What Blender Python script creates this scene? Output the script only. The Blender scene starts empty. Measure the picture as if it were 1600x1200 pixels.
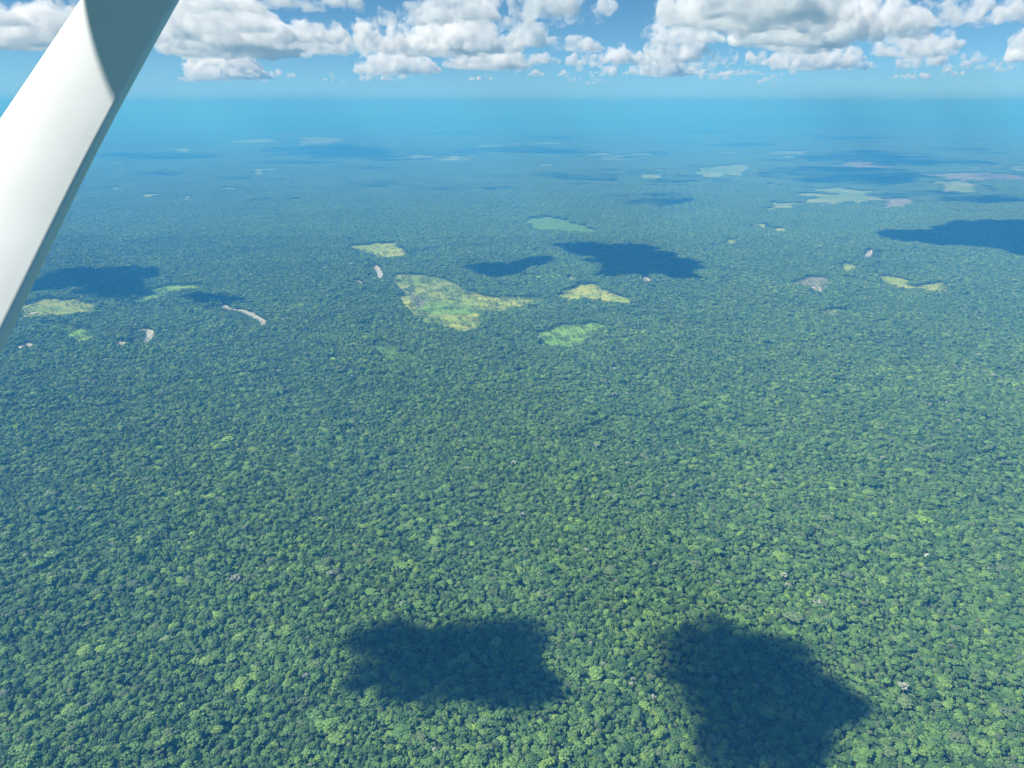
import bpy, bmesh, math, random
import numpy as np
from mathutils import Vector, Matrix, noise
from mathutils.geometry import delaunay_2d_cdt

random.seed(7); rng = np.random.default_rng(7)
SC = bpy.context.scene
COL = SC.collection
R_ = math.radians

# ------------------------------------------------------------------ camera
CAM_Z = 800.0
F_PX = 1155.0                     # focal length in pixels of the 1600 px wide photograph
PITCH = math.atan((600 - 163) / F_PX)
cam_d = bpy.data.cameras.new('camera'); cam = bpy.data.objects.new('camera', cam_d); COL.objects.link(cam)
cam_d.sensor_width = 36.0; cam_d.lens = 36.0 * F_PX / 1600.0
cam_d.clip_start = 0.05; cam_d.clip_end = 200000.0
cam.location = (0, 0, CAM_Z); cam.rotation_euler = (math.pi / 2 - PITCH, 0, 0)
SC.camera = cam

# ------------------------------------------------------------------ sky, sun, exposure
SUN_EL, SUN_LEFT = R_(50), R_(104)            # elevation, degrees to the left of the view direction
SUN = Vector((-math.sin(SUN_LEFT) * math.cos(SUN_EL), math.cos(SUN_LEFT) * math.cos(SUN_EL), math.sin(SUN_EL)))
w = bpy.data.worlds.new('World'); SC.world = w; w.use_nodes = True
nt = w.node_tree; nt.nodes.clear()
sky = nt.nodes.new('ShaderNodeTexSky'); sky.sky_type = 'NISHITA'; sky.sun_disc = False
sky.sun_elevation = SUN_EL; sky.sun_rotation = -SUN_LEFT
sky.altitude = 3000; sky.air_density = 0.6; sky.dust_density = 0.0; sky.ozone_density = 1.5
bg = nt.nodes.new('ShaderNodeBackground'); bg.inputs['Strength'].default_value = 0.07
wo = nt.nodes.new('ShaderNodeOutputWorld')
wb = nt.nodes.new('ShaderNodeMixRGB'); wb.blend_type = 'MULTIPLY'; wb.inputs[0].default_value = 1; wb.inputs[2].default_value = (.76, 1.14, 1.15, 1)
nt.links.new(sky.outputs[0], wb.inputs[1]); nt.links.new(wb.outputs[0], bg.inputs[0]); nt.links.new(bg.outputs[0], wo.inputs[0])
sl = bpy.data.lights.new('sun', 'SUN'); sl.energy = 5.0; sl.angle = R_(0.53); sl.color = (1.0, 0.965, 0.90)
so = bpy.data.objects.new('sun', sl); COL.objects.link(so); so.location = (0, 0, 5000)
so.rotation_euler = SUN.to_track_quat('Z', 'Y').to_euler()
SC.view_settings.view_transform = 'Standard'; SC.view_settings.look = 'None'
SC.view_settings.gamma = 1.0; SC.view_settings.exposure = 0.43
SC.render.engine = 'CYCLES'
cy = SC.cycles
cy.use_denoising = True; cy.max_bounces = 14; cy.diffuse_bounces = 2; cy.glossy_bounces = 2
cy.transmission_bounces = 2; cy.volume_bounces = 12; cy.transparent_max_bounces = 64
cy.volume_step_rate = 0.35; cy.volume_max_steps = 256; cy.use_adaptive_sampling = True; cy.adaptive_threshold = 0.02
cy.caustics_reflective = False; cy.caustics_refractive = False

HAZE_DENSITY = 1.6e-4
HAZE_COLOR = (0.072, 0.41, 1.0)

# ------------------------------------------------------------------ helpers
cP, sP = math.cos(PITCH), math.sin(PITCH)
def ray(u, v):
    x, y = (u - 800) / F_PX, (600 - v) / F_PX
    return np.array([x, cP + y * sP, -sP + y * cP])
def ground(u, v, z=0.0):
    d = ray(u, v); t = (z - CAM_Z) / d[2]
    return np.array([d[0] * t, d[1] * t])
def at_depth(u, v, depth):
    d = ray(u, v); return Vector(d * depth) + Vector((0, 0, CAM_Z))

def tag(o, label=None, cat=None, group=None, kind=None):
    if label: o['label'] = label
    if cat: o['category'] = cat
    if group: o['group'] = group
    if kind: o['kind'] = kind
    return o
def mesh_obj(name, verts, faces, mat=None, parent=None, link=True):
    me = bpy.data.meshes.new(name); me.from_pydata([tuple(map(float, p)) for p in verts], [], [tuple(map(int, f)) for f in faces]); me.update()
    if mat: me.materials.append(mat)
    o = bpy.data.objects.new(name, me)
    if link: COL.objects.link(o)
    if parent: o.parent = parent
    return o
def new_mat(name):
    m = bpy.data.materials.new(name); m.use_nodes = True
    n = m.node_tree.nodes; n.clear()
    out = n.new('ShaderNodeOutputMaterial')
    return m, n, m.node_tree.links, out
def ramp(n, stops, interp='LINEAR'):
    r = n.new('ShaderNodeValToRGB'); e = r.color_ramp.elements; r.color_ramp.interpolation = interp
    while len(e) > 1: e.remove(e[-1])
    e[0].position = stops[0][0]; e[0].color = (*stops[0][1], 1)
    for p, c in stops[1:]:
        k = e.new(p); k.color = (*c, 1)
    return r

# ------------------------------------------------------------------ terrain
LIM = 60000.0
def graded(lo, hi, step):
    inner = list(np.arange(lo, hi + 1, step))
    a, s = [], step
    x = hi
    while x < LIM: s *= 1.15; x = min(LIM, x + s); a.append(x)
    b, s, x = [], step, lo
    while x > -LIM: s *= 1.3; x = max(-LIM, x - s); b.append(x)
    return np.array(b[::-1] + inner + a)
GX = graded(-8100, 8100, 90.0); GY = graded(0, 13500, 90.0)
def relief(x, y):
    p = Vector((x / 1500, y / 1500, 3.3))
    h = noise.noise(p) * 16 + noise.noise(p * 2.7) * 7
    return h
GZ = np.array([[relief(x, y) for x in GX] for y in GY])
def height(x, y):
    x = np.clip(x, -LIM + 1, LIM - 1); y = np.clip(y, -LIM + 1, LIM - 1)
    i = np.clip(np.searchsorted(GX, x) - 1, 0, len(GX) - 2); j = np.clip(np.searchsorted(GY, y) - 1, 0, len(GY) - 2)
    fx = (x - GX[i]) / (GX[i + 1] - GX[i]); fy = (y - GY[j]) / (GY[j + 1] - GY[j])
    return (GZ[j, i] * (1 - fx) + GZ[j, i + 1] * fx) * (1 - fy) + (GZ[j + 1, i] * (1 - fx) + GZ[j + 1, i + 1] * fx) * fy
nx, ny = len(GX), len(GY)
tv = [(GX[i], GY[j], GZ[j, i]) for j in range(ny) for i in range(nx)]
tf = [(j * nx + i, j * nx + i + 1, (j + 1) * nx + i + 1, (j + 1) * nx + i) for j in range(ny - 1) for i in range(nx - 1)]
m, n, L, out = new_mat('forest_floor')
b = n.new('ShaderNodeBsdfPrincipled'); b.inputs['Roughness'].default_value = 0.95; b.inputs['Specular IOR Level'].default_value = 0.1
g = n.new('ShaderNodeNewGeometry'); nz = n.new('ShaderNodeTexNoise'); nz.inputs['Scale'].default_value = 0.02; nz.inputs['Detail'].default_value = 10
L.new(g.outputs['Position'], nz.inputs['Vector'])
r = ramp(n, [(0.3, (0.03, 0.065, 0.022)), (0.7, (0.06, 0.12, 0.035))]); L.new(nz.outputs['Fac'], r.inputs[0])
L.new(r.outputs[0], b.inputs['Base Color']); L.new(b.outputs[0], out.inputs[0])
ter = mesh_obj('terrain', tv, tf, m)
for p in ter.data.polygons: p.use_smooth = True
tag(ter, 'dark forest floor stretching to the horizon', None, None, 'structure')

# ------------------------------------------------------------------ clearings, fields, rivers (outlines read off the photo, laid on the ground)
def poly_world(pts, tall=16.0, jitter=1.0, rough=True):
    vs = np.array(pts, float); vc = (vs[:, 1].max() + vs[:, 1].min()) / 2; vr = max(1.0, (vs[:, 1].max() - vs[:, 1].min()) / 2)
    W = []
    for u, v in vs:
        k = np.clip((v - vc) / vr * 0.5 + 0.5, 0, 1)      # near edge is seen over the tree tops, far edge at its foot
        W.append(ground(u, v, tall * k))
    W = np.array(W)
    for _ in range(2):                                     # corner cutting
        Q = []
        for i in range(len(W)):
            a, c = W[i], W[(i + 1) % len(W)]
            Q += [a * .75 + c * .25, a * .25 + c * .75]
        W = np.array(Q)
    if rough:
        P2 = []
        for i in range(len(W)):
            a, c = W[i], W[(i + 1) % len(W)]
            k = int(min(14, max(1, np.linalg.norm(c - a) // 12)))
            for q in range(k): P2.append(a + (c - a) * q / k)
        W = np.array(P2)
        cen = W.mean(0)
        size = np.ptp(W, axis=0).min()
        far_ = np.linalg.norm(cen); amp = min(22.0 if far_ < 6500 else size * .3, size * 0.2) * jitter; l1 = max(60., size / 3.5)
        for i in range(len(W)):
            d = W[i] - cen; d /= (np.linalg.norm(d) + 1e-6)
            W[i] += d * amp * (noise.noise(Vector((W[i][0] / l1, W[i][1] / l1, 1.0))) + .7 * noise.noise(Vector((W[i][0] / l1 * 2.7, W[i][1] / l1 * 2.7, 5.0))) + .4 * noise.noise(Vector((W[i][0] / 14, W[i][1] / 14, 8.0)))) * 1.8
    return W
def inside(px, py, W):
    c = np.zeros(len(px), bool)
    x0, y0 = W.min(0); x1, y1 = W.max(0)
    sel = np.where((px > x0) & (px < x1) & (py > y0) & (py < y1))[0]
    if len(sel) == 0: return c
    X, Y = px[sel], py[sel]; r = np.zeros(len(sel), bool); j = len(W) - 1
    for i in range(len(W)):
        xi, yi = W[i]; xj, yj = W[j]
        if yi != yj:
            r ^= ((yi > Y) != (yj > Y)) & (X < (xj - xi) * (Y - yi) / (yj - yi) + xi)
        j = i
    c[sel] = r
    return c
def sheet(name, W, mat, lift):
    x0, y0 = W.min(0); x1, y1 = W.max(0)
    st = max(8.0, math.sqrt((x1 - x0) * (y1 - y0)) / 30)
    gx, gy = np.meshgrid(np.arange(x0, x1, st), np.arange(y0, y1, st)); gx = gx.ravel() + rng.uniform(-.2, .2, gx.size) * st; gy = gy.ravel()
    k = inside(gx, gy, W); gx, gy = gx[k], gy[k]
    pts = [Vector((float(p[0]), float(p[1]))) for p in W] + [Vector((float(a), float(c))) for a, c in zip(gx, gy)]
    nW = len(W)
    res = delaunay_2d_cdt(pts, [(i, (i + 1) % nW) for i in range(nW)], [list(range(nW))], 1, 0.01)
    P = np.array([(p.x, p.y) for p in res[0]])
    Z = height(P[:, 0], P[:, 1]) + lift
    return mesh_obj(name, np.column_stack([P, Z]), res[2], mat)

def field_mat(name, c1, c2, c3, scale=0.03):
    m, n, L, out = new_mat(name)
    b = n.new('ShaderNodeBsdfPrincipled'); b.inputs['Roughness'].default_value = 0.9; b.inputs['Specular IOR Level'].default_value = 0.15
    g = n.new('ShaderNodeNewGeometry')
    nz = n.new('ShaderNodeTexNoise'); nz.inputs['Scale'].default_value = scale; nz.inputs['Detail'].default_value = 8; nz.inputs['Roughness'].default_value = .65; nz.inputs['Distortion'].default_value = 0.6
    n2 = n.new('ShaderNodeTexNoise'); n2.inputs['Scale'].default_value = scale * .22; n2.inputs['Detail'].default_value = 3
    L.new(g.outputs['Position'], nz.inputs['Vector']); L.new(g.outputs['Position'], n2.inputs['Vector'])
    r1 = ramp(n, [(0.38, c1), (0.46, tuple(a_ * .45 + b_ * .55 for a_, b_ in zip(c1, c2))), (0.58, c2)]); L.new(nz.outputs['Fac'], r1.inputs[0])
    r2 = ramp(n, [(0.46, (0, 0, 0)), (0.6, (1, 1, 1))]); L.new(n2.outputs['Fac'], r2.inputs[0])
    mx = n.new('ShaderNodeMixRGB'); L.new(r2.outputs[0], mx.inputs[0]); L.new(r1.outputs[0], mx.inputs[1]); mx.inputs[2].default_value = (*c3, 1)
    L.new(mx.outputs[0], b.inputs['Base Color']); L.new(b.outputs[0], out.inputs[0])
    return m
M_YEL = field_mat('dry_pasture', (0.19, 0.31, 0.05), (0.44, 0.50, 0.09), (0.27, 0.40, 0.07), .02)
M_GRN = field_mat('green_regrowth', (0.12, 0.27, 0.05), (0.24, 0.43, 0.075), (0.16, 0.34, 0.06), .05)
M_OLV = field_mat('olive_pasture', (0.14, 0.24, 0.055), (0.31, 0.38, 0.10), (0.18, 0.29, 0.07), .02)
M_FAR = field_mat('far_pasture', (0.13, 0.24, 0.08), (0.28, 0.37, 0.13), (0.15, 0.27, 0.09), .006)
M_DIM = field_mat('tall_regrowth', (0.08, 0.19, 0.045), (0.15, 0.30, 0.06), (0.10, 0.22, 0.05), .03)
M_PUR = field_mat('burnt_soil', (0.17, 0.19, 0.14), (0.32, 0.33, 0.25), (0.20, 0.22, 0.16), .05)
M_SND = field_mat('pale_sand', (0.36, 0.37, 0.29), (0.60, 0.61, 0.50), (0.42, 0.40, 0.30), .05)
m, n, L, out = new_mat('river_water'); M_WAT = m
b = n.new('ShaderNodeBsdfPrincipled'); b.inputs['Base Color'].default_value = (0.50, 0.52, 0.45, 1); b.inputs['Roughness'].default_value = 0.15
bp = n.new('ShaderNodeBump'); nz = n.new('ShaderNodeTexNoise'); nz.inputs['Scale'].default_value = 0.8; g = n.new('ShaderNodeNewGeometry')
L.new(g.outputs['Position'], nz.inputs['Vector']); L.new(nz.outputs['Fac'], bp.inputs['Height']); bp.inputs['Strength'].default_value = .15
L.new(bp.outputs[0], b.inputs['Normal']); L.new(b.outputs[0], out.inputs[0])

# name, outline (photo px), material, shrub cover, label
FIELDS = [
 ('field', [(611,433),(640,431),(668,433),(700,438),(735,452),(758,463),(790,464),(812,463),(846,464),(850,470),(832,477),(805,482),(780,486),(752,487),(748,498),(746,512),(728,517),(705,515),(680,506),(655,500),(640,490),(626,478),(628,468),(630,456),(616,448)], M_OLV, .10, 'large olive and yellow clearing left of centre, the widest opening in the forest'),
 ('field', [(876,456),(900,448),(922,442),(940,449),(955,458),(975,463),(992,463),(985,472),(965,472),(945,472),(925,469),(900,468),(880,464)], M_YEL, .03, 'yellow green clearing with a pointed far end just right of the widest one'),
 ('field', [(840,522),(860,512),(890,508),(925,504),(952,507),(948,515),(925,521),(915,533),(900,544),(880,541),(860,542),(840,538)], M_GRN, .10, 'bright green wedge of young regrowth in front of the pointed yellow clearing'),
 ('field', [(542,384),(570,383),(600,380),(622,381),(628,391),(638,399),(610,403),(590,401),(575,396),(550,390)], M_YEL, .04, 'small yellow clearing with a dark grove, behind the bent creek'),
 ('field', [(30,478),(60,468),(100,469),(140,470),(165,474),(150,483),(125,490),(90,490),(60,492),(30,494)], M_OLV, .03, 'olive pasture beside the wing strut on the left'),
 ('field', [(62,506),(90,502),(120,508),(150,520),(140,532),(122,534),(112,524),(90,515),(66,512)], M_GRN, .25, 'crooked green regrowth patch in front of the olive pasture'),
 ('field', [(215,458),(240,449),(290,446),(325,448),(322,452),(280,455),(252,463),(228,470),(200,471)], M_GRN, .2, 'thin yellow green strip between two cloud shadows on the left'),
 ('field', [(1258,300),(1285,294),(1330,295),(1380,302),(1372,310),(1335,318),(1295,318),(1265,311)], M_OLV, .02, 'broad pale green pasture in the hazy right distance'),
 ('field', [(1370,311),(1430,310),(1435,322),(1395,324),(1358,321)], M_PUR, .0, 'mauve bare field joined to the pale pasture in the right distance'),
 ('field', [(1440,284),(1490,283),(1540,288),(1558,298),(1510,300),(1462,297)], M_OLV, .02, 'long pale pasture before a dark cloud shadow at far right'),
 ('field', [(1300,253),(1355,252),(1400,257),(1398,263),(1345,263),(1302,259)], M_PUR, .0, 'thin mauve strip of bare land beyond the large distant shadow'),
 ('field', [(1366,436),(1380,431),(1400,433),(1425,437),(1424,444),(1450,441),(1474,438),(1488,445),(1478,452),(1455,453),(1438,449),(1420,450),(1398,449),(1384,443)], M_YEL, .03, 'two-lobed yellow pasture in the right middle distance'),
 ('field', [(1311,416),(1322,412),(1336,415),(1338,420),(1325,424),(1312,422)], M_YEL, .03, 'small round yellow clearing behind the two-lobed pasture'),
 ('field', [(1310,433),(1335,434),(1372,441),(1370,444),(1340,438),(1312,436)], M_YEL, .0, 'narrow pale strip leading left from the two-lobed pasture'),
 ('field', [(1237,444),(1250,438),(1282,433),(1300,437),(1286,446),(1292,455),(1286,458),(1270,453),(1258,448),(1246,449)], M_PUR, .05, 'pinkish grey cleared patch right of centre'),
 ('field', [(1262,450),(1280,449),(1290,454),(1285,458),(1268,455)], M_SND, .0, 'pale sandy bald spot in the pinkish cleared patch'),
 ('field', [(1276,484),(1300,483),(1325,485),(1320,490),(1292,490)], M_OLV, .05, 'pale sliver of clearing under a dark tree line, right of centre'),
 ('field', [(1172,348),(1185,346),(1200,353),(1195,358),(1178,356)], M_YEL, .0, 'tiny yellow clearing, left of its twin, in the hazy right distance'),
 ('field', [(1208,357),(1228,356),(1230,361),(1212,363)], M_YEL, .0, 'tiny yellow clearing, right of its twin, in the hazy right distance'),
 ('field', [(1132,375),(1150,375),(1152,381),(1135,381)], M_YEL, .0, 'little pale opening right of the big central cloud shadow'),
 ('field', [(812,342),(850,337),(900,345),(935,357),(930,363),(880,360),(830,358)], M_DIM, .30, 'faint green regrowth patch behind the big central cloud shadow'),
 ('field', [(575,535),(600,530),(625,545),(648,548),(640,560),(600,562),(588,552)], M_DIM, .45, 'overgrown green patch in front of the widest clearing'),
 ('field', [(508,556),(522,555),(530,559),(515,561)], M_GRN, .0, 'tiny light green gap to the left of the overgrown patch'),
 ('field', [(220,717),(236,715),(246,719),(232,723)], M_GRN, .1, 'small grassy gap in the dark forest at left'),
 ('field', [(262,232),(300,231),(302,238),(270,238)], M_YEL, .0, 'far pale field close beside the strut under the horizon'),
 ('field', [(455,217),(480,213),(560,218),(555,223),(490,224),(460,230)], M_OLV, .0, 'far pale fields behind the long hill shaped shadow'),
 ('field', [(350,220),(430,217),(435,222),(352,224)], M_OLV, .0, 'far grey green field strip left of the pale fields near the horizon'),
 ('field', [(610,246),(680,243),(740,247),(735,251),(650,251)], M_OLV, .0, 'far pale strip right of the long hill shaped shadow'),
 ('field', [(740,226),(790,224),(792,229),(745,231)], M_OLV, .0, 'far pale strip at the middle under the horizon'),
 ('field', [(905,239),(950,238),(1000,247),(990,251),(930,247)], M_OLV, .0, 'far slanting pale strip right of the middle'),
 ('field', [(1070,267),(1110,259),(1180,260),(1190,268),(1140,276),(1085,275)], M_OLV, .12, 'patchy grey green farmland left of the large distant shadow'),
 ('field', [(1180,236),(1260,236),(1275,241),(1200,242)], M_OLV, .0, 'thin far field strip above the large distant shadow'),
 ('field', [(1560,260),(1610,259),(1610,267),(1565,266)], M_OLV, .0, 'far pale field at the right edge of the view'),
 ('field', [(1430,272),(1500,268),(1610,275),(1610,281),(1520,280),(1440,279)], M_PUR, .0, 'long mauve grey field strip at far right'),
 ('field', [(1190,318),(1240,315),(1262,320),(1230,325),(1195,324)], M_OLV, .2, 'dull pale patch left of the broad pale pasture'),
 ('field', [(995,273),(1035,272),(1038,277),(1000,277)], M_OLV, .0, 'short far field strip near the middle right'),
 ('field', [(180,532),(196,531),(200,536),(180,538)], M_SND, .0, 'little tan bald patch near the left creek'),
 ('field', [(24,536),(46,532),(60,534),(50,539),(26,541)], M_SND, .0, 'brown bare patch by the foot of the strut'),
 ('field', [(1000,434),(1012,432),(1022,438),(1008,442)], M_SND, .0, 'small pinkish track spot behind the pointed yellow clearing'),
 ('field', [(885,434),(894,432),(900,437),(890,438)], M_SND, .0, 'tiny sandy spot on the left of the pointed clearing'),
]
# patches of a different cover lying inside the widest clearing
INNER = [
 ([(640,462),(655,461),(664,468),(662,478),(652,482),(646,474)], M_PUR, 'mauve burnt patch at the left end of the widest clearing'),
 ([(690,470),(720,465),(770,465),(840,466),(835,473),(800,480),(765,483),(725,477)], M_YEL, 'dry yellow right arm of the widest clearing'),
 ([(628,470),(642,470),(650,484),(655,492),(640,488)], M_YEL, 'yellow green left corner of the widest clearing'),
 ([(655,501),(690,496),(715,500),(740,490),(748,494),(745,511),(728,516),(705,513),(680,505)], M_YEL, 'bright yellow near end of the widest clearing'),
 ([(665,472),(690,478),(725,484),(745,486),(735,492),(700,494),(665,492),(660,482)], M_GRN, 'green scrub across the middle of the widest clearing'),
]
RIVERS = [
 ([(346,473),(350,480),(362,483),(374,484),(386,488),(392,492),(402,496),(410,500),(408,506)], 26, 'bent brown creek with sandy banks left of the widest clearing'),
 ([(214,513),(224,512),(233,517),(232,523),(225,531)], 24, 'short hooked creek near the olive pasture'),
 ([(584,413),(588,420),(593,427),(592,436)], 26, 'slim creek bend at the left end of the widest clearing'),
 ([(1358,393),(1356,399),(1352,404)], 34, 'short glint of creek in the right distance'),
 ([(553,437),(560,440),(567,444)], 16, 'brown track of creek left of the slim creek bend'),
]
CLEAR = []       # (outline, shrub cover)
# many more thin openings far off, too small to name: one mesh
FARV, FARF = [], []
gq = np.random.default_rng(41)
for _ in range(95):
    v_ = 186 + 130 * gq.uniform(0, 1) ** 1.5; u_ = gq.uniform(-40, 1640)
    if 500 < u_ < 1150 and v_ > 262: continue
    hw_ = gq.uniform(6, 34) * (1 if v_ < 250 else .6); hv_ = gq.uniform(.5, 1.5) * (v_ - 163) / 60
    pl = [(u_ + hw_ * math.cos(a) * gq.uniform(.6, 1.3), v_ + gq.uniform(-.3, .3) + hv_ * math.sin(a)) for a in np.arange(0, 6.28, .7)]
    W = poly_world(pl, tall=8)
    o_ = sheet('tmp', W, None, .45); me_ = o_.data; b0 = len(FARV)
    FARV += [v.co[:] for v in me_.vertices]; FARF += [[q + b0 for q in p.vertices] for p in me_.polygons]
    bpy.data.objects.remove(o_); bpy.data.meshes.remove(me_); CLEAR.append((W, 0.0))
for i, (nm, pts, mat, shrub, lab) in enumerate(FIELDS):
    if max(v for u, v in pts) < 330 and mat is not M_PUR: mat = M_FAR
    W = poly_world(pts); shrub = shrub * 2.2 + .02
    tag(sheet('field', W, mat, 0.5 + 0.01 * i), lab, None, 'clearings and fields in the forest', 'structure')
    CLEAR.append((W, shrub))
for i, (pts, mat, lab) in enumerate(INNER):
    W = poly_world(pts, tall=0)
    tag(sheet('field', W, mat, 1.0 + 0.1 * i), lab, None, 'clearings and fields in the forest', 'structure')
def ribbon(C, wid, taper=True, seed=0):
    C = np.array(C); P = []
    for i in range(len(C) - 1):
        for q in range(6): P.append(C[i] * (1 - q / 6) + C[i + 1] * q / 6)
    P.append(C[-1]); P = np.array(P)
    for _ in range(8): P[1:-1] = (P[:-2] + P[1:-1] * 2 + P[2:]) / 4
    T = np.gradient(P, axis=0); T /= np.linalg.norm(T, axis=1)[:, None]; N = np.column_stack([-T[:, 1], T[:, 0]])
    k = np.linspace(0, 1, len(P)); ww = wid * (0.25 + 0.75 * np.sin(np.pi * np.clip(k, .02, .98)) ** .5) if taper else np.full(len(P), wid)
    ww = ww * (1 + .6 * np.array([noise.noise(Vector((q * 6, seed, 0))) for q in k]))
    return np.vstack([P + N * ww[:, None] / 2, (P - N * ww[:, None] / 2)[::-1]])
for i, (pts, wid, lab) in enumerate(RIVERS):
    C = [ground(u, v, 4.0) for u, v in pts]
    Wb = ribbon([c + np.array([wid * .22, wid * .1]) for c in C], wid * .95, True, i); Ww = ribbon(C, wid * .8, True, i + 20)
    tag(sheet('riverbank', Wb, M_SND, 0.3), 'sandy bank of the ' + lab.split(' with ')[0], None, None, 'structure')
    tag(sheet('river', Ww, M_WAT, 0.45), lab, None, None, 'structure')
    Wc = ribbon([c - np.array([0, 1]) * wid * 1.0 + np.array([0, -25]) for c in C], wid * 1.5 + 50, False, i); CLEAR.append((Wb, 0.0)); CLEAR.append((Wc, .30))

# ------------------------------------------------------------------ foliage materials
GREENS = [(0.0, (0.060, 0.145, 0.048)), (0.28, (0.105, 0.230, 0.066)), (0.6, (0.158, 0.315, 0.084)), (0.82, (0.195, 0.355, 0.090)), (0.95, (0.230, 0.39, 0.090)), (0.992, (0.28, 0.48, 0.085)), (1.0, (0.30, 0.50, 0.085))]
def leaf_mat(name, source, stops):
    m, n, L, out = new_mat(name)
    b = n.new('ShaderNodeBsdfPrincipled'); b.inputs['Roughness'].default_value = 0.6; b.inputs['Specular IOR Level'].default_value = 0.25
    if source == 'object':
        s = n.new('ShaderNodeObjectInfo').outputs['Random']
    else:
        a = n.new('ShaderNodeAttribute'); a.attribute_name = 'treeval'; s = a.outputs['Fac']
    g = n.new('ShaderNodeNewGeometry')
    big = n.new('ShaderNodeTexNoise'); big.inputs['Scale'].default_value = 0.0022; big.inputs['Detail'].default_value = 5; big.inputs['Roughness'].default_value = .6
    L.new(g.outputs['Position'], big.inputs['Vector'])
    a1 = n.new('ShaderNodeMath'); a1.operation = 'MULTIPLY_ADD'; L.new(big.outputs['Fac'], a1.inputs[0]); a1.inputs[1].default_value = 0.70; L.new(s, a1.inputs[2])
    a2 = n.new('ShaderNodeMath'); a2.operation = 'SUBTRACT'; L.new(a1.outputs[0], a2.inputs[0]); a2.inputs[1].default_value = 0.36; a2.use_clamp = True
    r = ramp(n, stops); L.new(a2.outputs[0], r.inputs[0])
    at = n.new('ShaderNodeAttribute'); at.attribute_name = 'tone'
    def hashed(k):
        q = n.new('ShaderNodeMath'); q.operation = 'MULTIPLY'; L.new(s, q.inputs[0]); q.inputs[1].default_value = k
        f = n.new('ShaderNodeMath'); f.operation = 'FRACT'; L.new(q.outputs[0], f.inputs[0]); return f.outputs[0]
    gr = ramp(n, [(.80, (0, 0, 0)), (1.0, (.8, .8, .8))]); L.new(hashed(13.73), gr.inputs[0])     # greyish kinds of tree
    gm = n.new('ShaderNodeMixRGB'); L.new(gr.outputs[0], gm.inputs[0]); L.new(r.outputs[0], gm.inputs[1]); gm.inputs[2].default_value = (.17, .225, .13, 1)
    br = ramp(n, [(0, (.78, .78, .78)), (1, (1, 1, 1))]); L.new(hashed(5.31), br.inputs[0])
    bm_ = n.new('ShaderNodeMixRGB'); bm_.blend_type = 'MULTIPLY'; bm_.inputs[0].default_value = 1; L.new(gm.outputs[0], bm_.inputs[1]); L.new(br.outputs[0], bm_.inputs[2])
    mul = n.new('ShaderNodeMixRGB'); mul.blend_type = 'MULTIPLY'; mul.inputs[0].default_value = 1
    L.new(bm_.outputs[0], mul.inputs[1]); L.new(at.outputs['Color'], mul.inputs[2])
    L.new(mul.outputs[0], b.inputs['Base Color']); L.new(b.outputs[0], out.inputs[0])
    return m
M_LEAF = leaf_mat('leaves', 'object', GREENS)
M_LEAF_T = leaf_mat('distant_leaves', 'attr', GREENS)
def flat_leaf(name, c1, c2):
    return leaf_mat(name, 'object', [(0, c1), (1, c2)])
M_PALE = flat_leaf('pale_twigs', (0.44, 0.51, 0.40), (0.56, 0.62, 0.50))
M_LIME = flat_leaf('lime_leaves', (0.22, 0.40, 0.07), (0.32, 0.50, 0.09))
m, n, L, out = new_mat('bark'); M_BARK = m
b = n.new('ShaderNodeBsdfPrincipled'); b.inputs['Roughness'].default_value = .9
nz = n.new('ShaderNodeTexNoise'); nz.inputs['Scale'].default_value = 1.2; r = ramp(n, [(0.3, (0.20, 0.17, 0.13)), (0.7, (0.42, 0.38, 0.31))])
L.new(nz.outputs['Fac'], r.inputs[0]); L.new(r.outputs[0], b.inputs['Base Color']); L.new(b.outputs[0], out.inputs[0])

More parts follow.
